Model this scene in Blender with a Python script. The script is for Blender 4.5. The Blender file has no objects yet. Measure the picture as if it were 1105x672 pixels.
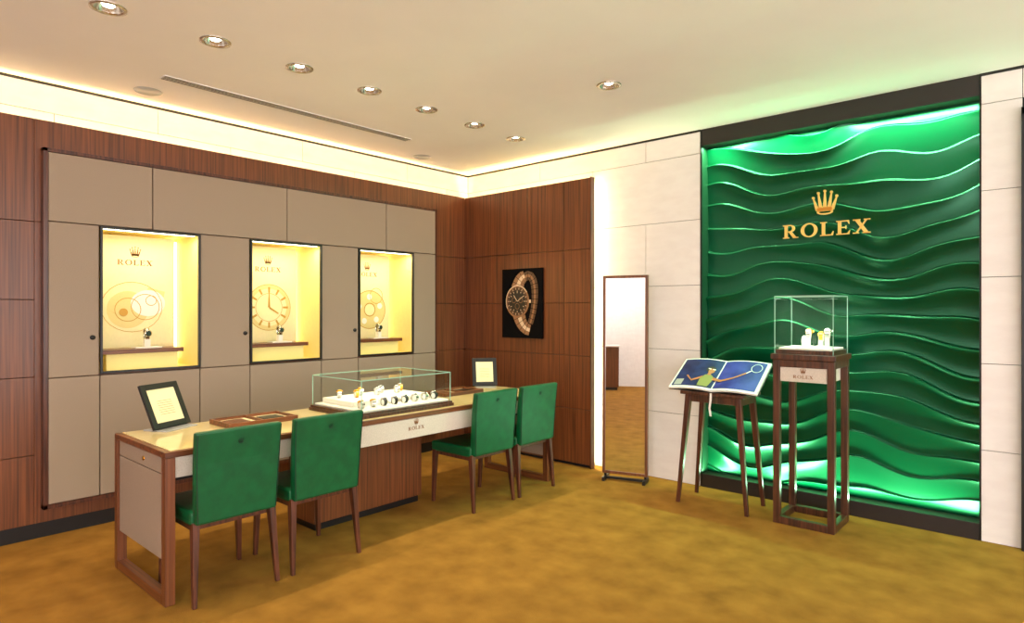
import bpy, bmesh, math, random
import numpy as np
from mathutils import Vector, Matrix
random.seed(4)
S=bpy.context.scene
COL=S.collection
CZ=3.03
# ------------------------------------------------------------ materials
def srgb(r,g,b):
    f=lambda c:(c/255/12.92) if c/255<=.04045 else ((c/255+.055)/1.055)**2.4
    return (f(r),f(g),f(b),1)
def newmat(name):
    m=bpy.data.materials.new(name); m.use_nodes=True
    nt=m.node_tree; return m,nt,nt.nodes['Principled BSDF']
def noise_mat(name,c1,c2,scale=(5,5,5),nscale=1,rough=.5,bump=0,bscale=80,detail=4,ramp=(.35,.65),metal=0,spec=.5,coat=0):
    m,nt,b=newmat(name); N=nt.nodes; L=nt.links
    tc=N.new('ShaderNodeTexCoord'); mp=N.new('ShaderNodeMapping'); mp.inputs['Scale'].default_value=scale
    L.new(tc.outputs['Object'],mp.inputs['Vector'])
    n=N.new('ShaderNodeTexNoise'); n.inputs['Scale'].default_value=nscale; n.inputs['Detail'].default_value=detail
    L.new(mp.outputs[0],n.inputs['Vector'])
    r=N.new('ShaderNodeValToRGB'); r.color_ramp.elements[0].color=c1; r.color_ramp.elements[1].color=c2
    r.color_ramp.elements[0].position=ramp[0]; r.color_ramp.elements[1].position=ramp[1]
    L.new(n.outputs['Fac'],r.inputs[0]); L.new(r.outputs[0],b.inputs['Base Color'])
    b.inputs['Roughness'].default_value=rough; b.inputs['Metallic'].default_value=metal
    b.inputs['Specular IOR Level'].default_value=spec
    b.inputs['Coat Weight'].default_value=coat
    if bump:
        n2=N.new('ShaderNodeTexNoise'); n2.inputs['Scale'].default_value=bscale; n2.inputs['Detail'].default_value=3
        L.new(tc.outputs['Object'],n2.inputs['Vector'])
        bp=N.new('ShaderNodeBump'); bp.inputs['Strength'].default_value=bump; bp.inputs['Distance'].default_value=.01
        L.new(n2.outputs['Fac'],bp.inputs['Height']); L.new(bp.outputs[0],b.inputs['Normal'])
    return m
def plain(name,c,rough=.5,metal=0,spec=.5,emit=None,es=0,coat=0):
    m,nt,b=newmat(name)
    n=nt.nodes.new('ShaderNodeTexNoise'); n.inputs['Scale'].default_value=30
    mx=nt.nodes.new('ShaderNodeMix'); mx.data_type='RGBA'
    mx.inputs[6].default_value=c; mx.inputs[7].default_value=(c[0]*.88,c[1]*.88,c[2]*.88,1)
    nt.links.new(n.outputs['Fac'],mx.inputs[0]); nt.links.new(mx.outputs[2],b.inputs['Base Color'])
    b.inputs['Roughness'].default_value=rough; b.inputs['Metallic'].default_value=metal
    b.inputs['Specular IOR Level'].default_value=spec; b.inputs['Coat Weight'].default_value=coat
    if emit: b.inputs['Emission Color'].default_value=emit; b.inputs['Emission Strength'].default_value=es
    return m
WD=srgb(70,36,18); WL=srgb(134,76,40)
M={}
M['wood_v']=noise_mat('walnut_vertical',WD,WL,(80,80,1.4),1,.36,detail=5,ramp=(.25,.75))
M['wood_y']=noise_mat('walnut_along_y',WD,WL,(60,1.5,60),1,.35,detail=6,ramp=(.3,.7))
M['wood_x']=noise_mat('walnut_along_x',WD,WL,(1.5,60,60),1,.35,detail=6,ramp=(.3,.7))
M['wood_leg']=noise_mat('walnut_leg',srgb(56,26,16),srgb(98,52,32),(60,60,3),1,.35,detail=5)
M['wood_dark']=noise_mat('dark_walnut',srgb(50,27,16),srgb(92,53,33),(60,60,3),1,.35,detail=5)
M['taupe']=noise_mat('taupe_leather',srgb(146,126,107),srgb(158,138,119),(220,220,220),1,.7,bump=.15,bscale=420)
M['apron']=noise_mat('pale_leather',srgb(196,184,170),srgb(210,198,184),(150,150,150),1,.6,bump=.1,bscale=300)
M['stone']=noise_mat('limestone',srgb(230,223,219),srgb(235,229,225),(3,3,8),2,.85,detail=3,spec=.2)
M['ceil']=noise_mat('ceiling_paint',srgb(241,236,235),srgb(244,239,238),(1,1,1),2,.9)
M['carpet']=noise_mat('gold_carpet',srgb(128,89,34),srgb(160,114,46),(1,1,1),5.5,1.0,bump=.5,bscale=260,detail=14,ramp=(.25,.7),spec=.1)
M['black']=plain('black_metal',srgb(16,13,12),.4)
M['canvas']=plain('black_canvas',srgb(8,6,6),.8,spec=.1)
M['dark']=plain('dark_gap',srgb(22,17,14),.8)
M['header']=plain('dark_bronze_header',srgb(34,22,17),.5)
M['green']=noise_mat('green_leather',srgb(0,74,38),srgb(1,87,46),(12,12,12),1,.38,bump=.1,bscale=260,spec=.4)
M['greend']=plain('green_leather_emboss',srgb(0,46,24),.5)
M['cream']=plain('cream_board',srgb(240,226,178),.6)
M['creamtop']=noise_mat('desk_top_leather',srgb(212,190,132),srgb(226,206,150),(3,3,3),1,.16,spec=.6,coat=.4)
M['white']=plain('white_velvet',srgb(238,232,220),.7)
M['gold']=plain('gold_metal',srgb(226,170,70),.25,metal=1)
M['goldflat']=plain('gold_print',srgb(136,80,12),.5)
M['goldmid']=plain('mid_gold_print',srgb(196,146,52),.5)
M['goldpale']=plain('pale_gold_print',srgb(226,204,140),.5)
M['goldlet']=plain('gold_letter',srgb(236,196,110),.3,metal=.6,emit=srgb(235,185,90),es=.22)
M['steel']=plain('steel',srgb(200,198,192),.2,metal=1)
M['chrome']=plain('chrome_ring',srgb(200,196,190),.25,metal=1)
M['acryl']=plain('grey_acrylic',srgb(170,170,168),.15)
M['mirror']=plain('mirror_silver',(.95,.95,.95,1),.01,metal=1)
M['paper']=plain('white_paper',srgb(235,232,228),.6)
M['blue']=noise_mat('print_blue',srgb(26,30,112),srgb(56,64,152),(6,6,6),1,.5,spec=.25)
M['navy']=noise_mat('print_navy',srgb(10,16,64),srgb(26,44,100),(9,9,9),1,.5,spec=.25)
M['skin']=plain('print_skin',srgb(176,106,56),.5)
M['hair']=plain('print_hair',srgb(35,18,10),.5)
M['yellow']=plain('print_yellow',srgb(130,130,60),.5)
M['lamp']=plain('lamp_glow',(1,1,1,1),emit=(1,.9,.72,1),es=30)
M['led']=plain('led_strip',(1,1,1,1),emit=(1,.82,.36,1),es=9)
M['ledw']=plain('led_white',(1,1,1,1),emit=(1,.93,.72,1),es=6)
M['niche']=plain('niche_lining',srgb(248,226,148),.6)
def thin_glass(name,tint,k=.6,base=.03):
    m=bpy.data.materials.new(name); m.use_nodes=True; nt=m.node_tree; nt.nodes.clear()
    o=nt.nodes.new('ShaderNodeOutputMaterial'); t=nt.nodes.new('ShaderNodeBsdfTransparent'); g=nt.nodes.new('ShaderNodeBsdfGlossy')
    t.inputs[0].default_value=tint; g.inputs['Roughness'].default_value=.0
    f=nt.nodes.new('ShaderNodeLayerWeight'); f.inputs[0].default_value=.5
    p=nt.nodes.new('ShaderNodeMath'); p.operation='POWER'; p.inputs[1].default_value=4
    q=nt.nodes.new('ShaderNodeMath'); q.operation='MULTIPLY_ADD'; q.inputs[1].default_value=k; q.inputs[2].default_value=base
    nt.links.new(f.outputs['Facing'],p.inputs[0]); nt.links.new(p.outputs[0],q.inputs[0])
    mx=nt.nodes.new('ShaderNodeMixShader'); nt.links.new(q.outputs[0],mx.inputs[0]); nt.links.new(t.outputs[0],mx.inputs[1]); nt.links.new(g.outputs[0],mx.inputs[2]); nt.links.new(mx.outputs[0],o.inputs[0])
    return m
M['glass']=thin_glass('clear_glass',(.95,.985,.965,1),.5,.015)
M['arglass']=thin_glass('low_reflection_glass',(.98,.99,.98,1),.05,.0)
M['glassedge']=plain('glass_edge',srgb(150,190,170),.1)
def wave_mat():
    m,nt,b=newmat('green_wave_relief')
    n=nt.nodes.new('ShaderNodeTexNoise'); n.inputs['Scale'].default_value=2
    mx=nt.nodes.new('ShaderNodeMix'); mx.data_type='RGBA'
    mx.inputs[6].default_value=(0,.030,.012,1); mx.inputs[7].default_value=(0.0,.060,.024,1)
    nt.links.new(n.outputs['Fac'],mx.inputs[0]); nt.links.new(mx.outputs[2],b.inputs['Base Color'])
    b.inputs['Roughness'].default_value=.26; b.inputs['Specular IOR Level'].default_value=.8
    b.inputs['Specular Tint'].default_value=(.35,1,.6,1)
    return m
M['wave']=wave_mat()
# ------------------------------------------------------------ builders
class G:
    def __init__(s,name,loc=(0,0,0),rz=0):
        s.e=bpy.data.objects.new(name,None); COL.objects.link(s.e); s.e.location=loc; s.e.rotation_euler=(0,0,rz); s.e.empty_display_size=.1
    def add(s,o):
        o.parent=s.e; return o
def mkobj(name,verts,faces,mat,smooth=False):
    me=bpy.data.meshes.new(name); me.from_pydata([tuple(v) for v in verts],[],faces); me.update()
    bm=bmesh.new(); bm.from_mesh(me); bmesh.ops.recalc_face_normals(bm,faces=bm.faces); bm.to_mesh(me); bm.free()
    o=bpy.data.objects.new(name,me); COL.objects.link(o); me.materials.append(M[mat])
    if smooth: me.polygons.foreach_set('use_smooth',[True]*len(me.polygons))
    return o
def boxes(name,lst,mat,bevel=0,parent=None,seg=2):
    V=[];F=[]
    for (x0,x1,y0,y1,z0,z1) in lst:
        b=len(V)
        V+=[(x0,y0,z0),(x1,y0,z0),(x1,y1,z0),(x0,y1,z0),(x0,y0,z1),(x1,y0,z1),(x1,y1,z1),(x0,y1,z1)]
        F+=[tuple(b+i for i in f) for f in ((0,3,2,1),(4,5,6,7),(0,1,5,4),(1,2,6,5),(2,3,7,6),(3,0,4,7))]
    o=mkobj(name,V,F,mat)
    if bevel:
        md=o.modifiers.new('b','BEVEL'); md.width=bevel; md.segments=seg; md.limit_method='ANGLE'
    if parent: parent.add(o)
    return o
def prism(name,rings,mat,parent=None,bevel=0,smooth=False):
    """rings: list of equal-length point loops, lofted and capped"""
    V=[p for r in rings for p in r]; n=len(rings[0]); F=[]
    for k in range(len(rings)-1):
        for i in range(n):
            j=(i+1)%n; F.append((k*n+i,k*n+j,(k+1)*n+j,(k+1)*n+i))
    F.append(tuple(range(n))[::-1]); F.append(tuple((len(rings)-1)*n+i for i in range(n)))
    o=mkobj(name,V,F,mat,smooth)
    if bevel:
        md=o.modifiers.new('b','BEVEL'); md.width=bevel; md.segments=2; md.limit_method='ANGLE'
    if parent: parent.add(o)
    return o
def leg(name,top,bot,st,sb,mat,parent,bev=.003):
    def sq(c,s): return [(c[0]-s[0]/2,c[1]-s[1]/2,c[2]),(c[0]+s[0]/2,c[1]-s[1]/2,c[2]),(c[0]+s[0]/2,c[1]+s[1]/2,c[2]),(c[0]-s[0]/2,c[1]+s[1]/2,c[2])]
    return prism(name,[sq(bot,sb),sq(top,st)],mat,parent,bev)
def lathe(name,prof,center,mat,parent=None,n=28,axis='z'):
    V=[];F=[]
    for (r,h) in prof:
        for i in range(n):
            a=2*math.pi*i/n; p=(r*math.cos(a),r*math.sin(a),h)
            if axis=='x': p=(h,p[0],p[1])
            if axis=='y': p=(p[0],h,p[1])
            V.append((center[0]+p[0],center[1]+p[1],center[2]+p[2]))
    for k in range(len(prof)-1):
        for i in range(n):
            j=(i+1)%n; F.append((k*n+i,k*n+j,(k+1)*n+j,(k+1)*n+i))
    o=mkobj(name,V,F,mat,True)
    if parent: parent.add(o)
    return o
# 2D letter art
def rect(a,b,c,d): return [(a,c),(b,c),(b,d),(a,d)]
def ringpts(cx,cy,ro,ri,a0=0,a1=2*math.pi,n=24,rz=None):
    ps=[]
    for i in range(n):
        t0=a0+(a1-a0)*i/n; t1=a0+(a1-a0)*(i+1)/n
        ps.append([(cx+ri[0]*math.cos(t0),cy+ri[1]*math.sin(t0)),(cx+ro[0]*math.cos(t0),cy+ro[1]*math.sin(t0)),(cx+ro[0]*math.cos(t1),cy+ro[1]*math.sin(t1)),(cx+ri[0]*math.cos(t1),cy+ri[1]*math.sin(t1))])
    return ps
def disc(cx,cy,rx,ry=None,n=20):
    ry=ry or rx
    return [(cx+rx*math.cos(2*math.pi*i/n),cy+ry*math.sin(2*math.pi*i/n)) for i in range(n)]
def letters():
    P=[];x=0
    def put(ps,w):
        nonlocal x
        for p in ps: P.append([(x+a,b) for a,b in p])
        x+=w+.2
    s=.07
    R=[rect(.11,.32,0,1),rect(.0,.43,0,s),rect(.0,.3,1-s,1),rect(.3,.5,1-s,1),rect(.3,.5,.46,.46+s),[(.40,.48),(.62,.48),(.98,0),(.73,0)],rect(.70,1.08,0,s)]
    R+=ringpts(.5,.73,(.36,.27),(.16,.20),-math.pi/2,math.pi/2,10)
    put(R,1.08)
    put(ringpts(.58,.5,(.58,.52),(.36,.44),n=32),1.16)
    put([rect(.11,.32,0,1),rect(0,.43,1-s,1),rect(0,.85,0,s),[(.73,s),(.85,s),(.9,.3),(.86,.3)]],.88)
    put([rect(.11,.32,0,1),rect(0,.82,1-s,1),rect(0,.85,0,s),rect(.29,.62,.47,.54),rect(.6,.65,.38,.64),[(.73,s),(.85,s),(.9,.28),(.86,.28)],[(.72,1-s),(.82,1-s),(.85,.74),(.81,.74)]],.88)
    put([[(.10,1),(.37,1),(1.02,0),(.75,0)],[(.84,1),(.95,1),(.25,0),(.14,0)],rect(.0,.47,1-s,1),rect(.70,1.1,1-s,1),rect(0,.39,0,s),rect(.62,1.12,0,s)],1.1)
    W=x-.2
    return [[(a/W,b/W) for a,b in p] for p in P],1/W
LET,LETH=letters()
def crown():
    P=ringpts(0,.12,(.34,.12),(.26,.06),n=24)
    tips=[(-.5,.78),(-.28,.98),(0,1.05),(.28,.98),(.5,.78)]
    bx=[-.30,-.16,0,.16,.30]
    for (tx,ty),b in zip(tips,bx):
        P.append([(b-.085,.2),(b+.085,.2),(tx+.022,ty),(tx-.022,ty)]); P.append(disc(tx,ty+.03,.06,n=12))
    P.append([(-.34,.16),(.34,.16),(.30,.34),(-.30,.34)])
    return P
CR=crown()
def art(name,polys,o,u,v,scale,mat,depth=0,parent=None,off=0):
    o=Vector(o);u=Vector(u).normalized();v=Vector(v).normalized();n=u.cross(v)
    V=[];F=[]
    for k,p in enumerate(polys):
        b=len(V); m=len(p)
        base=[o+u*(a*scale)+v*(c*scale)+n*off for a,c in p]
        if depth:
            V+=base+[q+n*depth for q in base]
            F.append(tuple(range(b,b+m))); F.append(tuple(range(b+m,b+2*m)))
            for i in range(m):
                j=(i+1)%m; F.append((b+i,b+j,b+m+j,b+m+i))
        else:
            V+=base; F.append(tuple(range(b,b+m)))
    ob=mkobj(name,V,F,mat)
    if parent: parent.add(ob)
    return ob
def logo(o,u,v,width,mat,parent,depth=.001,off=.0015,crown_gap=.5,cs=.27):
    """o = centre of baseline"""
    u=Vector(u).normalized();v=Vector(v).normalized();o=Vector(o)
    art('logo_letters',LET,o-u*width/2,u,v,width,mat,depth,parent,off)
    art('logo_crown',CR,o+v*(width*LETH*(1+crown_gap)),u,v,width*cs,mat,depth,parent,off)

# ------------------------------------------------------------ room shell
XR=4.6; YB=-4.2; XL=-5.16; YK=5.08
floor=boxes('floor',[(-5.6,XR,YB-.2,YK+.4,-.1,0)],'carpet')
ceil=boxes('ceiling',[(-5.6,XR,YB-.2,YK+.4,CZ,CZ+.15)],'ceil')
DL=[(-3.65,.5),(-3.65,1.04),(-3.65,1.575),(-3.65,2.1),(-3.66,2.64),(-3.68,3.18),(-3.69,3.71),(-3.71,4.25),(-2.35,3.66),(-1.2,1.0),(-1.2,-1.2),(1.2,1.0),(1.2,-1.2),(1.2,3.2)]
bm=bmesh.new()
for (x,y) in DL:
    bmesh.ops.create_cone(bm,cap_ends=True,segments=32,radius1=.07,radius2=.07,depth=.1,matrix=Matrix.Translation((x,y,CZ+.03)))
cm=bpy.data.meshes.new('cut'); bm.to_mesh(cm); bm.free(); cut=bpy.data.objects.new('cut',cm); COL.objects.link(cut)
md=ceil.modifiers.new('b','BOOLEAN'); md.object=cut; md.operation='DIFFERENCE'
bpy.context.view_layer.objects.active=ceil
bpy.context.view_layer.update()
bpy.ops.object.modifier_apply(modifier='b'); bpy.data.objects.remove(cut)
for i,(x,y) in enumerate(DL):
    g=G('recessed_downlight',(x,y,CZ))
    lathe('trim_ring',[(.085,0),(.085,-.005),(.066,-.007),(.062,.0),(.045,.055),(.0,.058)],(0,0,0),'chrome',g)
    lathe('bulb',[(.0,.008),(.026,.010),(.034,.022),(.03,.054)],(0,0,0),'lamp',g,16)
    ld=bpy.data.lights.new('downlight','SPOT'); ld.energy=44; ld.spot_size=math.radians(90); ld.spot_blend=.8; ld.shadow_soft_size=.04; ld.color=(1,.86,.64)
    lo=bpy.data.objects.new('downlight_lamp',ld); COL.objects.link(lo); lo.location=(0,0,-.012); g.add(lo)
# ceiling slot diffuser
g=G('ceiling_air_slot',(-4.46,2.61,CZ))
boxes('slot_frame',[(-.045,.045,-1.03,1.03,-.004,0)],'ceil',0,g)
boxes('slot_lines',[(a,a+.006,-1.025,1.025,-.006,-.004) for a in (-.034,-.012,.010,.030)],'dark',0,g)
for (x,y) in ((-4.83,1.62),(-4.85,4.13)):
    g=G('ceiling_speaker',(x,y,CZ)); lathe('grille',[(0,-.006),(.085,-.006),(.09,0)],(0,0,0),'acryl',g)
# walls
WIN=[(1.375,2.042),(2.437,3.092),(3.484,4.143)]
WZ0,WZ1=1.06,2.075
def around(x0,x1,y0,y1,z0,z1,gap=0):
    L=[(x0,x1,y0,y1,z0,WZ0),(x0,x1,y0,y1,WZ1,z1)]
    e=[y0]+[v for w in WIN for v in w]+[y1]
    for i in range(0,len(e),2): L.append((x0,x1,e[i],e[i+1],WZ0,WZ1))
    return L
YL0=-.6
gwl=G('wall_left',(0,0,0)); gwb=G('wall_back',(0,0,0))
boxes('wall_structure',around(-5.55,XL-.012,YB,YK+.3,0,CZ),'dark',0,gwl)
rows=[0,.59,1.15,1.71,2.27,2.83,CZ-.015]
sl=[]
ys=[-4.2,-3,-1.8,-.6,.6,1.8,3.0,4.2,5.08]
for k in (4,5):
    off=.0 if k%2 else .55
    yy=[YB]+[y+off for y in ys[1:-1]]+[YK]
    for a,b in zip(yy[:-1],yy[1:]): sl.append((XL-.012,XL,a+.002,b-.002,max(rows[k],2.3)+.002,rows[k+1]-.002))
for a,b in zip(ys[:4],ys[1:5]):
    for k in range(0,4):
        if b<=YL0+.01: sl.append((XL-.012,XL,a+.002,b-.002,rows[k]+.002,rows[k+1]-.002))
boxes('stone_cladding_left',sl,'stone',.001,gwl)
PX0,PX1,PZ0,PZ1=-2.335,-.434,.11,2.89
boxes('wall_structure',[(-5.55,PX0-.012,YK+.012,YK+.35,0,CZ),(PX1+.006,XR,YK+.012,YK+.35,0,CZ),(PX0-.012,PX1+.006,YK+.20,YK+.35,0,CZ)],'dark',0,gwb)
sb=[]
def slabs(xa,xb,k,joints):
    e=[xa]+[j for j in joints if xa<j<xb]+[xb]
    for a,b in zip(e[:-1],e[1:]): sb.append((a+.002,b-.002,YK,YK+.012,rows[k]+.002,rows[k+1]-.002))
for k in range(6):
    slabs(XL,PX0-.014,k,[-4.1,-2.87] if k%2 else [-4.7,-3.45])
    slabs(PX1+.008,-.215,k,[])
    slabs(.95,XR,k,[2.1,3.4] if k%2 else [1.5,2.8,4.0])
slabs(-.215,.95,5,[])
boxes('stone_cladding',sb,'stone',.001,gwb)
boxes('shadow_gap_strip',[(XL,XL+.006,YB,YK,CZ-.016,CZ),(XL,PX0-.012,YK-.006,YK,CZ-.016,CZ),(PX1,XR,YK-.006,YK,CZ-.016,CZ)],'black')  # shade of the gap under the ceiling, put in as a black strip
# rear wall & added window openings for fill light
boxes('wall_rear',[(-5.55,-1.0,YB-.2,YB,0,CZ)],'stone')
wg=G('added_fill_window_1',(XR,0,0))  # unseen opening, added so the world lights the room from the right
boxes('mullions',[(-.05,.05,y-.03,y+.03,0,CZ) for y in (-4.17,-1.9,.4,2.7,5.05)]+[(-.05,.05,-4.2,5.08,0,.12),(-.05,.05,-4.2,5.08,CZ-.1,CZ)],'black',.003,wg)
wg=G('added_fill_window_2',(0,YB-.1,0))  # unseen rear opening, added for more ambient fill on the ceiling
boxes('mullions',[(x-.03,x+.03,-.05,.05,0,CZ) for x in (-.97,.9,2.75,4.57)]+[(-1,4.6,-.05,.05,0,.12),(-1,4.6,-.05,.05,CZ-.1,CZ)],'black',.003,wg)
dg=G('door_1',(-.22,YK,0))
boxes('door_frame',[(0,.045,-.05,.0,0,2.76),(1.10,1.15,-.05,0,0,2.76),(0,1.15,-.05,0,2.71,2.76)],'black',.003,dg)
boxes('door_leaf',[(.055,1.095,-.03,-.003,.01,2.70)],'wood_v',.003,dg)
lathe('door_knob',[(0,-.09),(.025,-.085),(.025,-.06),(.01,-.05),(.01,-.03)],(.14,0,1.05),'steel',dg,axis='y')
# ------------------------------------------------------------ wood panelling
def wood_wall_left():
    zr=[.10,.55,1.06,1.565,2.075,2.75]
    L=[]
    for a,b in zip(zr[:-1],zr[1:]):
        for c,d in ((YL0,.15),(.15,1.02),(4.50,4.93)):
            L.append((-5.10,-5.06,c+.002,d-.002 if d<4.9 else d,a+.002,b-.002))
    L.append((-5.10,-5.06,1.02,4.50,2.077,2.748)); L.append((-5.10,-5.06,1.02,4.50,.102,WZ0-.0))
    e=[1.02]+[v for w in WIN for v in w]+[4.50]
    for i in range(0,len(e),2): L.append((-5.10,-5.06,e[i],e[i+1],WZ0,WZ1))
    boxes('wood_panelling_left',L,'wood_v',.0015,gwl)
    boxes('panelling_backing_left',[(-5.112,-5.10,YL0,1.375,.0,2.74),(-5.112,-5.10,4.143,4.93,0,2.74)],'dark',0,gwl)
wood_wall_left()
boxes('baseboard_left',[(-5.112,-5.075,YL0,4.95,0,.10)],'black')
L=[];zr=[.03,.55,1.06,1.565,2.075,2.745]
xs=[[-5.06,-4.30,-3.37],[-5.06,-4.62,-3.68,-3.37],[-5.06,-4.62,-3.68,-3.37],[-5.06,-4.62,-3.68,-3.37],[-5.06,-4.35,-3.68,-3.37]]
for (a,b),xx in zip(zip(zr[:-1],zr[1:]),xs):
    for c,d in zip(xx[:-1],xx[1:]): L.append((c+.0015,d-.0015,4.93,4.965,a+.002,b-.002))
boxes('wood_panelling',L,'wood_v',.0015,gwb)
boxes('panelling_backing',[(-5.10,-3.375,4.965,4.98,.0,2.74)],'dark',0,gwb)
boxes('trim_2',[(-3.372,-3.36,4.925,4.985,0,2.75)],'wood_leg',.001)
# leather wall panels
lp=[];x0,x1=-5.055,-5.0
def cell(y0,y1,z0,z1): lp.append((x0,x1,y0+.003,y1-.003,z0+.003,z1-.003))
for a,b in zip([1.08,1.709,2.762,3.806],[1.709,2.762,3.806,4.444]): cell(a,b,2.08,2.536)
for a,b in ((1.08,1.372),(2.045,2.434),(3.095,3.481),(4.146,4.444)): cell(a,b,1.05,2.08)
for a,b in zip([1.08,1.375,2.042,2.437,3.092,3.484,4.143],[1.375,2.042,2.437,3.092,3.484,4.143,4.444]): cell(a,b,.222,1.05)
g=gwl
boxes('leather_panels',lp,'taupe',.004,g)
boxes('panel_border',[(-5.06,-5.0,1.055,1.08,.195,2.56),(-5.06,-5.0,4.444,4.465,.195,2.56),(-5.06,-5.0,1.055,4.465,2.536,2.56),(-5.06,-5.0,1.055,4.465,.195,.222)],'wood_leg',.001,g)
for (y,z) in ((1.33,1.31),(2.395,1.31),(3.44,1.31)):
    lathe('lock_knob',[(.016,0),(.016,.008),(.0,.009)],(-5.0,y,z),'black',g,axis='x')
# ------------------------------------------------------------ wall showcases
for wi,(a,b) in enumerate(WIN):
    yc=(a+b)/2
    g=G('wall_showcase',(-5.0,yc,WZ0)); w=(b-a)/2; h=WZ1-WZ0
    t=.004
    D=-.44
    boxes('lining',[(D-.01,D,-w+t,w-t,t,h-t),(D,-.01,-w+.001,-w+.006,t,h-t),(D,-.01,w-.006,w-.001,t,h-t),(D,-.01,-w+t,w-t,.001,.006),(D,-.01,-w+t,w-t,h-.006,h-.001)],'niche',0,g)
    f=.014
    boxes('frame',[(-.01,.012,-w,-w+f,0,h),(-.01,.012,w-f,w,0,h),(-.01,.012,-w+f,w-f,0,f),(-.01,.012,-w+f,w-f,h-f,h)],'black',.001,g)
    g.add(mkobj('glass_pane',[(0,-w+f,f),(0,w-f,f),(0,w-f,h-f),(0,-w+f,h-f)],[(0,1,2,3)],'arglass'))
    bx=-.30
    boxes('display_board',[(bx-.02,bx,-w+.03,w-.075,.1,h-.02)],'cream',.002,g)
    boxes('light_strip_1',[(D+.005,D+.012,w-.06,w-.012,.05,h-.03)],'led',0,g)
    boxes('light_strip_2',[(-.05,-.02,-w+.03,w-.03,h-.016,h-.010)],'ledw',0,g)
    boxes('shelf',[(-.28,-.05,-w+.03,w-.1,.125,.155)],'wood_y',.002,g)
    boxes('shelf_base',[(-.28,-.08,-w+.06,w-.13,.006,.125)],'niche',.002,g)
    boxes('stand',[(-.20,-.10,-.08,.10,.155,.165),(-.17,-.13,-.01,.03,.165,.22)],'white',.002,g)
    lathe('watch_case',[(0,.012),(.022,.012),(.026,.006),(.026,-.006),(0,-.006)],(-.125,.01,.265),'steel',g,20,'x')
    lathe('watch_dial',[(0,.014),(.018,.013)],(-.125,.01,.265),'greend',g,20,'x')
    V=[];F=[]
    for k in range(24):
        th=2*math.pi*k/24
        for dy in (-.013,.013): V.append((-.155+.038*math.cos(th)*.8,.01+dy,.255+.048*math.sin(th)))
    for k in range(24):
        j=(k+1)%24; F.append((2*k,2*k+1,2*j+1,2*j))
    o=mkobj('watch_bracelet',V,F,'steel',True); md=o.modifiers.new('s','SOLIDIFY'); md.thickness=.004; g.add(o)
    U=(0,1,0);Vv=(0,0,1)
    logo((bx,-.02,.775),U,Vv,.24,'goldflat',g,0,.0015,.5,.30)
    def A(name,polys,mat,off,sc=1,c=(-.01,.46)):
        art(name,polys,(bx,c[0],c[1]),U,Vv,sc,mat,0,g,off)
    if wi==0:
        A('print_1',[disc(-.06,-.02,.14,.14,28)]+[[( .02,.02),(.18,.03),(.2,.12),(.08,.15)]],'goldpale',.001)
        A('print_2',[disc(.08,.03,.12,.10,28)],'paper',.002)
        A('print_3',ringpts(.06,.0,(.10,.10),(.095,.095))+ringpts(-.06,-.02,(.09,.09),(.085,.085))+ringpts(.1,.05,(.04,.04),(.035,.035)),'goldmid',.003)
        A('print_4',ringpts(-.03,.0,(.21,.19),(.206,.186))+ringpts(-.09,-.04,(.03,.03),(.0,.0)),'goldmid',.0035)
    elif wi==1:
        A('print_1',ringpts(0,0,(.2,.2),(.165,.165),n=36),'goldpale',.001)
        tk=[]
        for k in range(12):
            t0=2*math.pi*k/12; c,s=math.cos(t0),math.sin(t0)
            tk.append([(.13*c-.008*s,.13*s+.008*c),(.18*c-.01*s,.18*s+.01*c),(.18*c+.01*s,.18*s-.01*c),(.13*c+.008*s,.13*s-.008*c)])
        A('print_2',tk+ringpts(0,0,(.205,.205),(.2,.2),n=36)+ringpts(0,0,(.125,.125),(.121,.121),n=36),'goldmid',.002)
        A('print_3',[[(-.01,0),(.01,0),(.004,.14),(-.004,.14)],[(0,-.01),(.0,.01),(.09,-.05),(.085,-.06)]],'goldmid',.003)
    else:
        A('print_1',ringpts(.02,-.02,(.19,.19),(.07,.07),n=36),'goldpale',.001)
        A('print_2',[disc(.02+.13*math.cos(t),-.02+.13*math.sin(t),.03) for t in (0.3,1.6,2.9,4.2,5.4)],'paper',.002)
        A('print_3',ringpts(.02,-.02,(.195,.195),(.188,.188),n=36)+ringpts(.02,-.02,(.07,.07),(.06,.06))+ringpts(.1,.12,(.08,.08),(.075,.075)),'goldmid',.003)
    ld=bpy.data.lights.new('showcase_light','AREA'); ld.shape='RECTANGLE'; ld.size=.08; ld.size_y=.55; ld.energy=3.9; ld.color=(1,.87,.50)
    lo=bpy.data.objects.new('showcase_lamp',ld); COL.objects.link(lo); lo.location=(-.06,0,h-.03); lo.rotation_euler=(0,math.radians(-3),0); g.add(lo)

# ------------------------------------------------------------ LED coves
def area(name,loc,rot,sx,sy,e,col):
    ld=bpy.data.lights.new(name,'AREA'); ld.shape='RECTANGLE'; ld.size=sx; ld.size_y=sy; ld.energy=e; ld.color=col
    lo=bpy.data.objects.new(name,ld); COL.objects.link(lo); lo.location=loc; lo.rotation_euler=rot; return lo
WARM=(1,.68,.24)
gwl.add(area('cove_led_left',(-5.13,2.2,2.62),(math.pi,0,0),.03,5.2,52,WARM))
gwb.add(area('cove_led_back',(-4.25,5.03,2.62),(math.pi,0,0),1.6,.05,17,WARM))
gwb.add(area('cove_led_panel_end',(-3.43,5.03,1.38),(0,math.radians(-90),0),2.7,.06,17,(1,.86,.46)))
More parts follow.
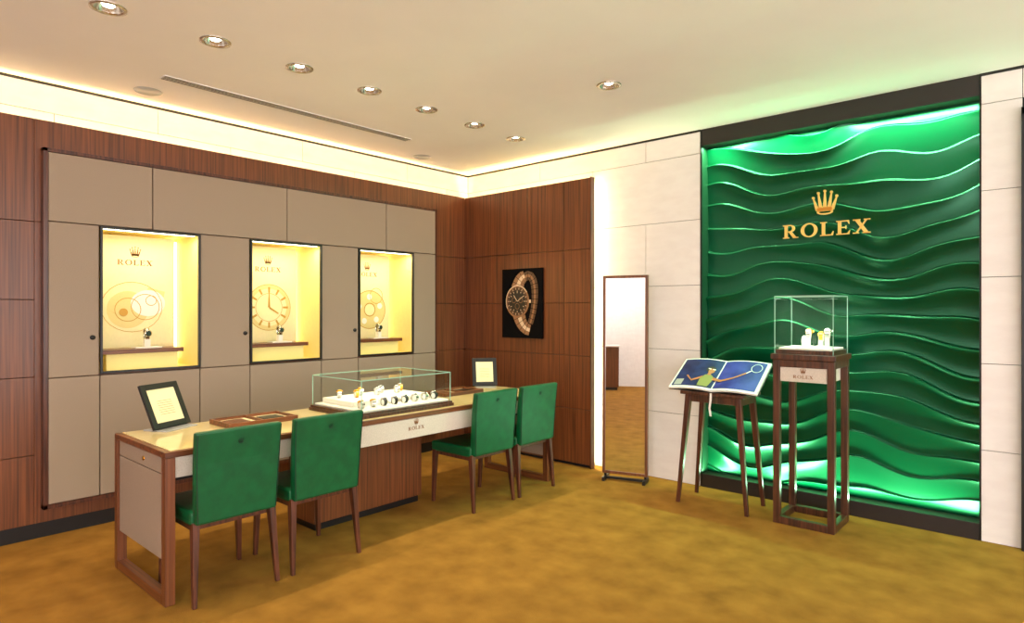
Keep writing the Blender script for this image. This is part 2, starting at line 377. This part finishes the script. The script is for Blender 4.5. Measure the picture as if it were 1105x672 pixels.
# ------------------------------------------------------------ green wave feature (recessed light box)
def wave_panel():
    X0,X1,Z0,Z1=PX0,PX1,PZ0,PZ1
    cx=(X0+X1)/2
    g=G('green_wave_feature_wall',(cx,YK,0))
    nx,nz=260,1200
    xs=np.linspace(X0,X1,nx); zs=np.linspace(Z0,Z1,nz)
    Xg,Zg=np.meshgrid(xs,zs)
    s=Zg+.060*np.sin(2.9*Xg+1.9*Zg+.4)+.044*np.sin(5.7*Xg-3.3*Zg+1.0)+.016*np.sin(10.3*Xg+5*Zg+2)
    lam=.165
    p=s/lam; fr=p-np.floor(p)
    prof=np.where(fr<.92,(np.clip(fr/.92,0,1))**2.6,.5+.5*np.cos((fr-.92)/.08*math.pi))
    amp=.028*(1+.6*np.sin(3.3*Xg+2.6*Zg))
    H=prof*amp+.010*(1+np.sin(4.1*Zg+1.7*Xg))
    V=np.stack([Xg-cx,.135-H,Zg],-1).reshape(-1,3)
    me=bpy.data.meshes.new('wave_relief')
    idx=np.arange(nx*nz).reshape(nz,nx)
    F=np.stack([idx[:-1,:-1],idx[:-1,1:],idx[1:,1:],idx[1:,:-1]],-1).reshape(-1,4)
    me.vertices.add(nx*nz); me.vertices.foreach_set('co',V.ravel())
    me.loops.add(F.size); me.loops.foreach_set('vertex_index',F.ravel())
    me.polygons.add(len(F)); me.polygons.foreach_set('loop_start',np.arange(0,F.size,4)); me.polygons.foreach_set('loop_total',np.full(len(F),4))
    me.update(); me.validate(); me.polygons.foreach_set('use_smooth',np.ones(len(F),bool))
    o=bpy.data.objects.new('wave_relief',me); COL.objects.link(o); me.materials.append(M['wave']); g.add(o)
    a,b=X0-cx,X1-cx
    boxes('surround',[(a-.010,a-.002,-.004,.19,0,CZ-.002),(b,b+.004,-.004,.19,0,CZ-.002)],'black',0,g)
    boxes('side_reveal',[(a-.002,a,.008,.17,Z0,Z1)],'greend',0,g)
    boxes('header_and_base',[(a,b,-.002,.19,0,Z0),(a,b,-.002,.19,Z1,CZ-.002)],'header',.002,g)
    g.add(mkobj('glass_pane',[(a,.004,Z0),(b,.004,Z0),(b,.004,Z1),(a,.004,Z1)],[(0,1,2,3)],'arglass'))
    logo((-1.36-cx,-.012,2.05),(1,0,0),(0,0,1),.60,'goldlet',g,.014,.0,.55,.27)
    for z,rx,e in ((Z1-.012,0,84),(Z0+.012,math.pi,44)):
        lo=area('feature_led',(0,.035,z),(rx,0,0),1.85,.05,e,(.42,1,.55)); g.add(lo)
wave_panel()
# ------------------------------------------------------------ desk
DX0,DX1,DY0,DY1=-4.17,-3.405,1.22,4.37
ox,oy=(DX0+DX1)/2,(DY0+DY1)/2
g=G('consultation_desk',(ox,oy,0)); a,b=DX0-ox,DX1-ox; c,d=DY0-oy,DY1-oy
boxes('top_wood',[(a,b,c,d,.748,.779)],'wood_y',.003,g)
boxes('top_leather',[(a+.025,b-.02,c+.03,d-.03,.779,.783)],'creamtop',.001,g)
for i,(e0,e1) in enumerate(((c,c+.05),(d-.05,d))):
    boxes('end_frame',[(b-.05,b,e0,e1,0,.748),(a,a+.05,e0,e1,0,.748)],'wood_v',.003,g)
    boxes('floor_runner',[(a+.05,b-.05,e0,e1,0,.05)],'wood_x',.003,g)
    boxes('end_panel',[(a+.05,b-.05,e0+.012,e1-.012,.22,.655),(a+.05,b-.05,e0+.012,e1-.012,.66,.745)],'taupe',.002,g)
lathe('lock',[(0,-.004),(.012,-.004),(.012,0)],(.05,c+.012,.70),'gold',g,axis='y')
segs=[(c+.05,-.55),(-.55,.66),(.66,d-.05)]
boxes('apron_front',[(b-.035,b-.015,e0+.002,e1-.002,.64,.745) for e0,e1 in (segs[0],segs[2])],'apron',.002,g)
boxes('apron_centre',[(b-.035,b-.008,segs[1][0],segs[1][1],.61,.745)],'apron',.002,g)
boxes('apron_back',[(a+.015,a+.035,c+.05,d-.05,.64,.745)],'wood_y',.002,g)
boxes('storage_under',[(a+.04,b-.04,c+.06,c+.4,.62,.744),(a+.04,b-.04,d-.4,d-.06,.62,.744)],'dark',0,g)
py0,py1=2.30-oy,3.24-oy
boxes('pedestal',[(-4.14-ox,-3.81-ox,py0,py1,.05,.748)],'wood_v',.003,g)
boxes('pedestal_plinth',[(-4.12-ox,-3.83-ox,py0+.02,py1-.02,0,.05)],'black',0,g)
logo((b-.008,.06,.665),(0,1,0),(0,0,1),.14,'goldflat',g,.001,.001,.45,.28)
# ------------------------------------------------------------ watches
def watch(g,x,y,z,s=1,yaw=0,case='gold',dial='white',band='steel',tilt=.5):
    R=Matrix.Translation((x,y,z))@Matrix.Rotation(yaw,4,'Z')@Matrix.Rotation(-tilt,4,'X')
    def add(o,m=None):
        o.data.transform(R); g.add(o)
    n=28; V=[];F=[]
    rx,rz=.030*s,.024*s
    for k in range(n):
        t=2*math.pi*k/n
        wdt=(.011+.002*math.sin(t))*s
        for r in (1,.86):
            for dx in (-wdt,wdt): V.append((dx,rx*r*math.cos(t),rz*r*math.sin(t)+rz))
    for k in range(n):
        j=(k+1)%n; A_=4*k;B_=4*j
        F+=[(A_,A_+1,B_+1,B_),(A_+2,B_+2,B_+3,A_+3),(A_,B_,B_+2,A_+2),(A_+1,A_+3,B_+3,B_+1)]
    add(mkobj('watch_band',V,F,band,False))
    add(lathe('watch_case',[(0,-.003*s),(.020*s,-.003*s),(.021*s,.004*s),(.017*s,.007*s),(.0155*s,.006*s)],(0,0,2*rz),case,None,20))
    add(lathe('watch_dial',[(0,.0055*s),(.0158*s,.0055*s)],(0,0,2*rz),dial,None,20))
    add(boxes('watch_crown',[(.020*s,.025*s,-.003*s,.003*s,2*rz-.001*s,2*rz+.004*s)],case))
    add(lathe('cushion',[(.0,-.012*s),(.020*s,-.012*s),(.020*s,.012*s),(0,.012*s)],(0,0,rz),'white',None,16,'x'))
# desk display case
bx0,bx1,by0,by1=-4.08,-3.45,2.42,3.25
cx,cy=(bx0+bx1)/2,(by0+by1)/2; zt=.783
g=G('desk_display_case',(cx,cy,zt)); hx,hy=(bx1-bx0)/2,(by1-by0)/2
boxes('wood_base',[(-hx,hx,-hy,hy,.0,.022),(-hx+.008,hx-.008,-hy+.008,hy-.008,.022,.036)],'wood_dark',.002,g)
boxes('pad',[(-hx+.03,hx-.03,-hy+.03,hy-.03,.036,.05),(-hx+.05,hx-.20,-hy+.08,hy-.08,.05,.085)],'white',.004,g)
def glass_case(g,hx,hy,z0,z1,t=.006):
    V=[(sx*hx,sy*hy,z) for z in (z0,z1) for sx,sy in ((-1,-1),(1,-1),(1,1),(-1,1))]
    g.add(mkobj('glass_walls',V,[(0,1,5,4),(1,2,6,5),(2,3,7,6),(3,0,4,7),(4,5,6,7)],'glass'))
    e=.0045; L=[]
    for sx in (-1,1):
        for sy in (-1,1):
            x,y=sx*hx,sy*hy; L.append((x-e/2,x+e/2,y-e/2,y+e/2,z0,z1+.002))
    for sx in (-1,1): L.append((sx*hx-e/2,sx*hx+e/2,-hy,hy,z1-e,z1+.002))
    for sy in (-1,1): L.append((-hx,hx,sy*hy-e/2,sy*hy+e/2,z1-e,z1+.002))
    boxes('glass_edges',L,'glassedge',0,g)
glass_case(g,hx-.02,hy-.02,.036,.25)
rw=random.Random(2)
for k in range(8):
    y=-hy+.09+k*(2*hy-.18)/7
    watch(g,hx-.11,y,.05,1.05,math.radians(75+rw.uniform(-15,15)),rw.choice(['gold','steel','steel']),rw.choice(['white','greend','black','blue']),rw.choice(['steel','steel','black']),.45)
for k in range(7):
    y=-hy+.14+k*(2*hy-.28)/6
    watch(g,-.06 if k%2 else -.14,y,.085,1.05,math.radians(75+rw.uniform(-15,15)),rw.choice(['gold','steel','steel']),rw.choice(['white','greend','black','blue']),rw.choice(['steel','steel','gold']),.45)
for k in range(6):
    y=-hy+.14+k*.115
    V=[];F=[]
    for j in range(9):
        t=j/8*math.pi; V+=[(hx-.17-.03*math.cos(t)-.02,y-.02,.05+.03*math.sin(t)),(hx-.17-.03*math.cos(t)-.02,y+.02,.05+.03*math.sin(t))]
    for j in range(8): F.append((2*j,2*j+1,2*j+3,2*j+2))
    o=mkobj('arched_stand',V,F,'white',True); md=o.modifiers.new('s','SOLIDIFY'); md.thickness=.003; g.add(o)
area_l=area('case_light',(0,0,.24),(0,0,0),.4,.6,1.6,(1,.93,.78)); g.add(area_l)
# trays
for (x0,x1,y0,y1) in ((-4.05,-3.77,1.71,2.16),(-4.08,-3.82,3.50,3.95)):
    cx,cy=(x0+x1)/2,(y0+y1)/2; hx,hy=(x1-x0)/2,(y1-y0)/2
    g=G('presentation_tray',(cx,cy,zt))
    boxes('tray_rim',[(-hx,hx,-hy,-hy+.015,0,.03),(-hx,hx,hy-.015,hy,0,.03),(-hx,-hx+.015,-hy+.015,hy-.015,0,.03),(hx-.015,hx,-hy+.015,hy-.015,0,.03),(-hx+.015,hx-.015,-.008,.008,0,.028)],'wood_y',.002,g)
    boxes('tray_floor',[(-hx+.015,hx-.015,-hy+.015,hy-.015,0.0,.012)],'cream',0,g)
    boxes('tray_cards',[(-.08,.06,-hy+.05,-.05,.012,.018)],'wood_x',.001,g)
    boxes('loupe_cloth',[(-.06,.05,.04,hy-.05,.012,.02)],'black',.002,g)
    boxes('pen',[(.07,.08,.03,.17,.012,.02)],'gold',.002,g)
# sign frames
def tablet(loc,yaw,w,h,lean):
    g=G('framed_sign_stand',loc,yaw)   # local +x = facing direction
    boxes('base_plate',[(-.10,.07,-w/2+.02,w/2-.02,0,.008)],'acryl',.002,g)
    boxes('back_prop',[(-.085,-.06,-.06,.06,.008,.12)],'acryl',.002,g)
    R=Matrix.Translation((.0,0,.012))@Matrix.Rotation(-lean,4,'Y')
    def T(o): o.data.transform(R); return o
    T(boxes('frame',[(-.012,.006,-w/2,-w/2+.035,0,h),(-.012,.006,w/2-.035,w/2,0,h),(-.012,.006,-w/2+.035,w/2-.035,0,.035),(-.012,.006,-w/2+.035,w/2-.035,h-.035,h)],'black',.002,g))
    T(boxes('page',[(-.012,.0,-w/2+.035,w/2-.035,.035,h-.035)],'cream',0,g))
    T(art('page_text',[rect(-w*.2,w*.2,z,z+.002) for z in [h*.3+.014*k for k in range(7)]],(0,0,0),(0,1,0),(0,0,1),1,'goldflat',0,g,.001))
tablet((-4.06,1.50,zt),math.radians(26),.28,.28,math.radians(24))
tablet((-4.06,4.22,zt),math.radians(-38),.23,.26,math.radians(16))
# ------------------------------------------------------------ chairs
def chair(loc,rz=0):
    g=G('dining_chair',loc,rz); w=.225
    boxes('seat',[(-.235,.205,-w,w,.40,.475)],'green',.018,g,3)
    boxes('seat_seam',[(-.237,.19,-w-.0015,w+.0015,.432,.435)],'greend',0,g)
    def ring(z,xc,th,ww): return [(xc-th/2,-ww,z),(xc+th/2,-ww,z),(xc+th/2,ww,z),(xc-th/2,ww,z)]
    prism('backrest',[ring(.41,.215,.055,w-.012),ring(.55,.222,.055,w-.006),ring(.72,.235,.05,w),ring(.885,.255,.045,w+.004)],'green',g,.012)
    for sy in (-1,1):
        prism('piping',[[(x+dx,sy*(ww)+dy,z) for dx,dy in ((-.002,-.002),(.002,-.002),(.002,.002),(-.002,.002))] for z,x,ww in ((.42,.2427,w-.018),(.55,.2497,w-.012),(.72,.260,w-.006),(.875,.276,w-.003))],'greend',g)
    art('back_logo',CR,(.2705,0,.80),(0,1,0.0),(.09,0,1),.028,'greend',.001,g,.0005)
    for sy in (-1,1):
        leg('rear_leg',(.195,sy*(w-.022),.42),(.235,sy*(w-.004),0),(.045,.036),(.024,.022),'wood_leg',g)
        leg('front_leg',(-.205,sy*(w-.022),.42),(-.215,sy*(w-.008),0),(.042,.036),(.024,.022),'wood_leg',g)
    boxes('seat_rails',[(-.19,.18,-w+.012,-w+.032,.375,.402),(-.19,.18,w-.032,w-.012,.375,.402),(-.21,-.19,-w+.03,w-.03,.375,.402),(.165,.185,-w+.03,w-.03,.375,.402)],'wood_leg',.001,g)
for (y,r) in ((1.535,0),(2.07,0),(3.515,0),(4.03,0)):
    chair((-3.52,y,0),math.radians(r))
# ------------------------------------------------------------ framed canvas with watch
g=G('watch_picture_canvas',(-4.197,4.93,1.565)); hw,hh=.268,.355
boxes('canvas',[(-hw,hw,-.03,-.001,-hh,hh)],'canvas',.003,g)
def P(name,polys,mat,off): art(name,polys,(-.035,-.03,0.02),(1,0,0),(0,0,1),1,mat,0,g,off)
M['pg0']=plain('print_dark_bronze',srgb(84,54,34),.4); M['pg1']=plain('print_bronze',srgb(150,106,72),.4); M['pg2']=plain('print_light_bronze',srgb(228,200,168),.4); M['pg3']=plain('print_dark_brown',srgb(30,20,15),.4)
def band(pts,w0,w1,name,ms=('pg1','pg2'),off=.001,gap=.9):
    P1=[];P2=[]
    n=len(pts)-1
    def nrm(i):
        p=Vector(pts[max(i-1,0)]);q=Vector(pts[min(i+1,n)]); t=(q-p).normalized(); return Vector((-t.y,t.x))
    for i in range(n):
        p=Vector(pts[i]);q=Vector(pts[i+1]); na=nrm(i); nb=nrm(i+1)
        wa=w0+(w1-w0)*i/n; wb=w0+(w1-w0)*(i+1)/n; e=q*gap+p*(1-gap)
        for (l0,l1,ar) in ((-1,-.36,P1),(-.32,.32,P2),(.36,1,P1)):
            ar.append([tuple(p+na*wa*l0),tuple(p+na*wa*l1),tuple(e+nb*wb*l1),tuple(e+nb*wb*l0)])
    P(name+'_outer_links',P1,ms[0],off); P(name+'_centre_links',P2,ms[1],off)
band([(.03,.20),(.075,.245),(.12,.262),(.16,.25),(.188,.215),(.203,.17),(.21,.12),(.212,.07),(.21,.02),(.204,-.03),(.195,-.08),(.183,-.13),(.168,-.18),(.148,-.23)],.05,.034,'far_band',('pg0','pg1'),.0008)
band([(-.02,.13),(-.005,.175),(.015,.215),(.045,.245),(.08,.26)],.085,.055,'upper_band',('pg1','pg2'),.0012)
band([(-.005,-.12),(.01,-.165),(.03,-.21),(.06,-.25),(.10,-.28),(.15,-.295)],.085,.055,'near_band',('pg1','pg2'),.0012)
P('case_body',[disc(-.02,0,.158,.168,40)],'pg1',.002)
P('case_highlight',ringpts(-.02,0,(.158,.168),(.148,.157),.6,3.6,n=30),'pg2',.0025)
P('bezel',ringpts(-.02,0,(.138,.148),(.108,.117),n=40),'pg0',.003)
P('bezel_ticks',[[(-.02+.113*math.cos(t)-.003*math.sin(t),.122*math.sin(t)+.003*math.cos(t)),(-.02+.132*math.cos(t)-.003*math.sin(t),.142*math.sin(t)+.003*math.cos(t)),(-.02+.132*math.cos(t)+.003*math.sin(t),.142*math.sin(t)-.003*math.cos(t)),(-.02+.113*math.cos(t)+.003*math.sin(t),.122*math.sin(t)-.003*math.cos(t))] for t in [math.pi/9*k for k in range(18)]],'pg2',.0034)
P('dial',[disc(-.02,0,.108,.117,40)],'pg3',.0035)
P('dial_rings',ringpts(-.02,-.05,(.03,.032),(.025,.027))+ringpts(-.066,.012,(.028,.03),(.023,.025))+ringpts(.026,.012,(.028,.03),(.023,.025)),'pg1',.004)
P('hour_marks',[rect(-.024,-.016,.085,.108)]+[[(-.02+.088*math.cos(t)-.004*math.sin(t),.096*math.sin(t)+.004*math.cos(t)),(-.02+.103*math.cos(t)-.004*math.sin(t),.111*math.sin(t)+.004*math.cos(t)),(-.02+.103*math.cos(t)+.004*math.sin(t),.111*math.sin(t)-.004*math.cos(t)),(-.02+.088*math.cos(t)+.004*math.sin(t),.096*math.sin(t)-.004*math.cos(t))] for t in [math.pi/6*k for k in range(12)]],'pg2',.0042)
P('hands',[[(-.024,0),(-.016,0),(-.065,.065),(-.071,.061)],[(-.02,-.004),(-.02,.004),(.05,.05),(.054,.044)],rect(.137,.162,-.016,.016)],'pg2',.0045)
# ------------------------------------------------------------ floor mirror
g=G('floor_mirror',(-2.905,4.78,0),math.radians(17))
R=Matrix.Rotation(math.radians(-.8),4,'X')
w=.20; z0,z1=.06,1.80
def T(o): o.data.transform(R); return o
T(boxes('frame_sides',[(-w,-w+.024,-.02,.02,z0,z1),(w-.024,w,-.02,.02,z0,z1)],'wood_v',.003,g))
T(boxes('frame_rails',[(-w+.024,w-.024,-.02,.02,z1-.024,z1),(-w+.024,w-.024,-.02,.02,z0,z0+.024)],'wood_v',.003,g))
T(boxes('mirror_glass',[(-w+.024,w-.024,-.010,.0,z0+.024,z1-.024)],'mirror',0,g))
T(boxes('back_board',[(-w+.024,w-.024,.002,.018,z0+.024,z1-.024)],'black',0,g))
boxes('foot_side',[(-w+.01,-w+.035,-.07,.10,0,.035),(w-.035,w-.01,-.07,.10,0,.035),(-w+.035,w-.035,.0,.025,.008,.03)],'black',.003,g)
boxes('foot_posts',[(-w+.012,-w+.032,.0,.02,.03,.08),(w-.032,w-.012,.0,.02,.03,.08)],'black',.001,g)
# ------------------------------------------------------------ book on high stool
g=G('book_stand_table',(-2.02,4.72,0))
boxes('table_top',[(-.25,.25,-.17,.17,.845,.872)],'wood_dark',.004,g)
boxes('top_rail',[(-.21,.21,-.14,-.115,.79,.845),(-.21,.21,.115,.14,.79,.845),(-.22,-.195,-.12,.12,.79,.845),(.195,.22,-.12,.12,.79,.845)],'wood_dark',.002,g)
for sx in (-1,1):
    for sy in (-1,1):
        leg('leg',(sx*.195,sy*.13,.845),(sx*.27,sy*.165,0),(.045,.04),(.026,.026),'wood_leg',g)
V=[];F=[]
rb=[(0,-.171,.871),(.004,-.184,.82),(-.004,-.186,.76),(.006,-.188,.70)]
for (x,y,z) in rb: V+=[(x-.008,y,z),(x+.008,y,z)]
for i in range(len(rb)-1): F.append((2*i,2*i+1,2*i+3,2*i+2))
o=mkobj('ribbon',V,F,'paper'); o.modifiers.new('s','SOLIDIFY').thickness=.0015; g.add(o)
bg=G('open_picture_book',(-2.02,4.556,.873))
R=Matrix.Rotation(math.radians(33),4,'X')
def T(o): o.data.transform(R); bg.add(o); return o
BW,BD=.345,.37
def curvepage(sgn,z,t,wid,dep,name,mat,x0=0):
    V=[];F=[];n=8
    for i in range(n+1):
        u=i/n; xx=sgn*(x0+u*(wid-x0)); zz=z+.018*math.sin(u*math.pi)*(1-u*.3)
        V+=[(xx,0,zz),(xx,dep,zz),(xx,0,zz-t),(xx,dep,zz-t)]
    for i in range(n):
        a_=4*i;b_=4*(i+1); F+=[(a_,b_,b_+1,a_+1),(a_+2,a_+3,b_+3,b_+2),(a_,a_+2,b_+2,b_),(a_+1,b_+1,b_+3,a_+3)]
    F+=[(0,1,3,2),(4*n,4*n+2,4*n+3,4*n+1)]
    return T(mkobj(name,V,F,mat))
T(boxes('cover',[(-BW-.005,BW+.005,.0,BD+.004,.0,.006)],'black',.001))
for sg in (-1,1): curvepage(sg,.022,.016,BW,BD,'page_block','paper')
def pz(x): u=min(abs(x)/BW,1); return .0235+.018*math.sin(u*math.pi)*(1-u*.3)
def page_art(name,polys,mat,off):
    V=[];F=[]
    for p in polys:
        b_=len(V); V+=[(x,y,pz(x)+off) for x,y in p]; F.append(tuple(range(b_,b_+len(p))))
    T(mkobj(name,V,F,mat))
def strips(x0,x1,y0,y1,n=14):
    return [rect(x0+(x1-x0)*i/n,x0+(x1-x0)*(i+1)/n,y0,y1) for i in range(n)]
page_art('print_left_page',strips(-BW+.014,-.005,.02,BD-.012),'navy',.0005)
page_art('print_right_page',strips(.005,BW-.022,.02,BD-.012),'blue',.0005)
page_art('print_text_block',strips(-BW+.03,-.25,.03,.10,5),'acryl',.0012)
page_art('player_shirt',[[(-.12,.03),(-.04,.03),(-.025,.10),(-.03,.15),(-.06,.175),(-.10,.165),(-.125,.12)]],'yellow',.003)
page_art('player_hair',[disc(-.075,.235,.038,.036)],'hair',.0033)
page_art('player_face',[disc(-.066,.216,.024,.03)],'skin',.0038)
page_art('player_neck',[[(-.085,.165),(-.060,.165),(-.060,.195),(-.085,.195)]],'skin',.0034)
page_art('player_headband',[[(-.10,.236),(-.04,.230),(-.04,.241),(-.10,.247)]],'paper',.0042)
page_art('player_arm',[[(-.03,.11),(.04,.095),(.04,.12),(-.03,.145)],[(.04,.095),(.13,.135),(.127,.152),(.04,.12)],[(.13,.135),(.21,.205),(.203,.218),(.127,.152)],[(-.11,.15),(-.125,.11),(-.18,.075),(-.187,.092)],[(-.18,.075),(-.187,.092),(-.235,.15),(-.246,.142)]],'skin',.004)
page_art('racket',ringpts(.265,.28,(.04,.05),(.036,.046))+[[(.203,.212),(.21,.207),(.237,.24),(.23,.245)]],'paper',.0045)
prism('wedge_support',[[(x,.02,0.0),(x,.29,0.0),(x,.29,.182)] for x in (-.2,.2)],'black',bg)
# ------------------------------------------------------------ pedestal showcase
g=G('pedestal_showcase',(-1.367,4.75,0)); h=.20
for sx in (-1,1):
    for sy in (-1,1):
        boxes('post',[(sx*h-(0.045 if sx>0 else 0),sx*h+(.045 if sx<0 else 0),sy*h*.95-(0.045 if sy>0 else 0),sy*h*.95+(.045 if sy<0 else 0),.0,1.15)],'wood_dark',.003,g)
k=h*.95
for z0,z1 in ((0,.05),(1.10,1.15)):
    boxes('rail_x',[(-h+.045,h-.045,-k,-k+.045,z0,z1),(-h+.045,h-.045,k-.045,k,z0,z1)],'wood_dark',.003,g)
    boxes('rail_y',[(-h,-h+.045,-k+.045,k-.045,z0,z1),(h-.045,h,-k+.045,k-.045,z0,z1)],'wood_dark',.003,g)
boxes('top_slab',[(-h-.012,h+.012,-k-.012,k+.012,1.152,1.19)],'wood_dark',.003,g)
boxes('sign_box',[(-h+.047,h-.047,-k+.008,k-.008,1.0,1.10)],'apron',.003,g)
logo((0,-k+.008,1.025),(1,0,0),(0,0,1),.13,'goldflat',g,.001,.001,.5,.28)
g2=G('glass_showcase',(-1.367,4.75,1.19))
boxes('tray',[(-.185,.185,-.175,.175,0,.03)],'wood_dark',.002,g2)
boxes('pad',[(-.17,.17,-.16,.16,.03,.045)],'white',.003,g2)
glass_case(g2,.190,.180,.0,.405)
def stand(x,y,hh):
    boxes('stand',[(x-.03,x+.03,y-.03,y+.03,.045,.055),(x-.014,x+.014,y-.014,y+.014,.055,.045+hh)],'white',.002,g2)
for (x,y,hh,c1,d1,b1) in ((-.02,0,.07,'gold','white','steel'),(.055,.03,.05,'gold','greend','gold'),(.115,-.04,.075,'steel','greend','steel')):
    stand(x,y,hh); watch(g2,x,y,.045+hh,1.3,math.radians(10),c1,d1,b1,.95)
lathe('spot_lamp',[(.0,.0),(.014,0),(.016,.05),(.008,.075),(0,.076)],(-.065,.06,.045),'ledw',g2,14)
lo=area('case_light',(0,0,.39),(0,0,0),.28,.28,3,(.9,1,.92)); g2.add(lo)
# ------------------------------------------------------------ rest of the room (behind the viewpoint)
g=G('storage_cabinet',(-3.1,-3.5,0))
boxes('body',[(-.45,.45,-.25,.25,.06,.92)],'wood_v',.004,g); boxes('plinth',[(-.42,.42,-.22,.22,0,.06)],'black',0,g)
boxes('counter_top',[(-.47,.47,-.27,.27,.92,.95)],'stone',.003,g)
boxes('door_gap',[(-.003,.003,.25,.252,.1,.9)],'dark',0,g)
g=G('added_rear_wall_fill',(-3.0,-3.0,CZ-.05))  # unseen lamp added to brighten the rear wall that the mirror reflects
boxes('housing',[(-1.2,1.2,-.05,.05,0,.05)],'acryl',.003,g)
g.add(area('added_rear_wall_fill_light',(0,-.0,-.006),(math.radians(-40),0,0),2.3,.08,90,(1,.96,.9)))
# ------------------------------------------------------------ world & camera
W=bpy.data.worlds.new('World'); S.world=W; W.use_nodes=True
W.node_tree.nodes['Background'].inputs[0].default_value=(1,.95,.94,1); W.node_tree.nodes['Background'].inputs[1].default_value=6.2
cd=bpy.data.cameras.new('Camera'); co=bpy.data.objects.new('Camera',cd); COL.objects.link(co)
co.location=(0,0,1.5); co.rotation_euler=(math.pi/2,0,math.radians(41.45)); cd.sensor_width=36; cd.lens=680/1105*36; cd.shift_y=-2/1105; cd.clip_start=.05
S.camera=co
S.view_settings.view_transform='Standard'
S.view_settings.look='None'
S.view_settings.exposure=0
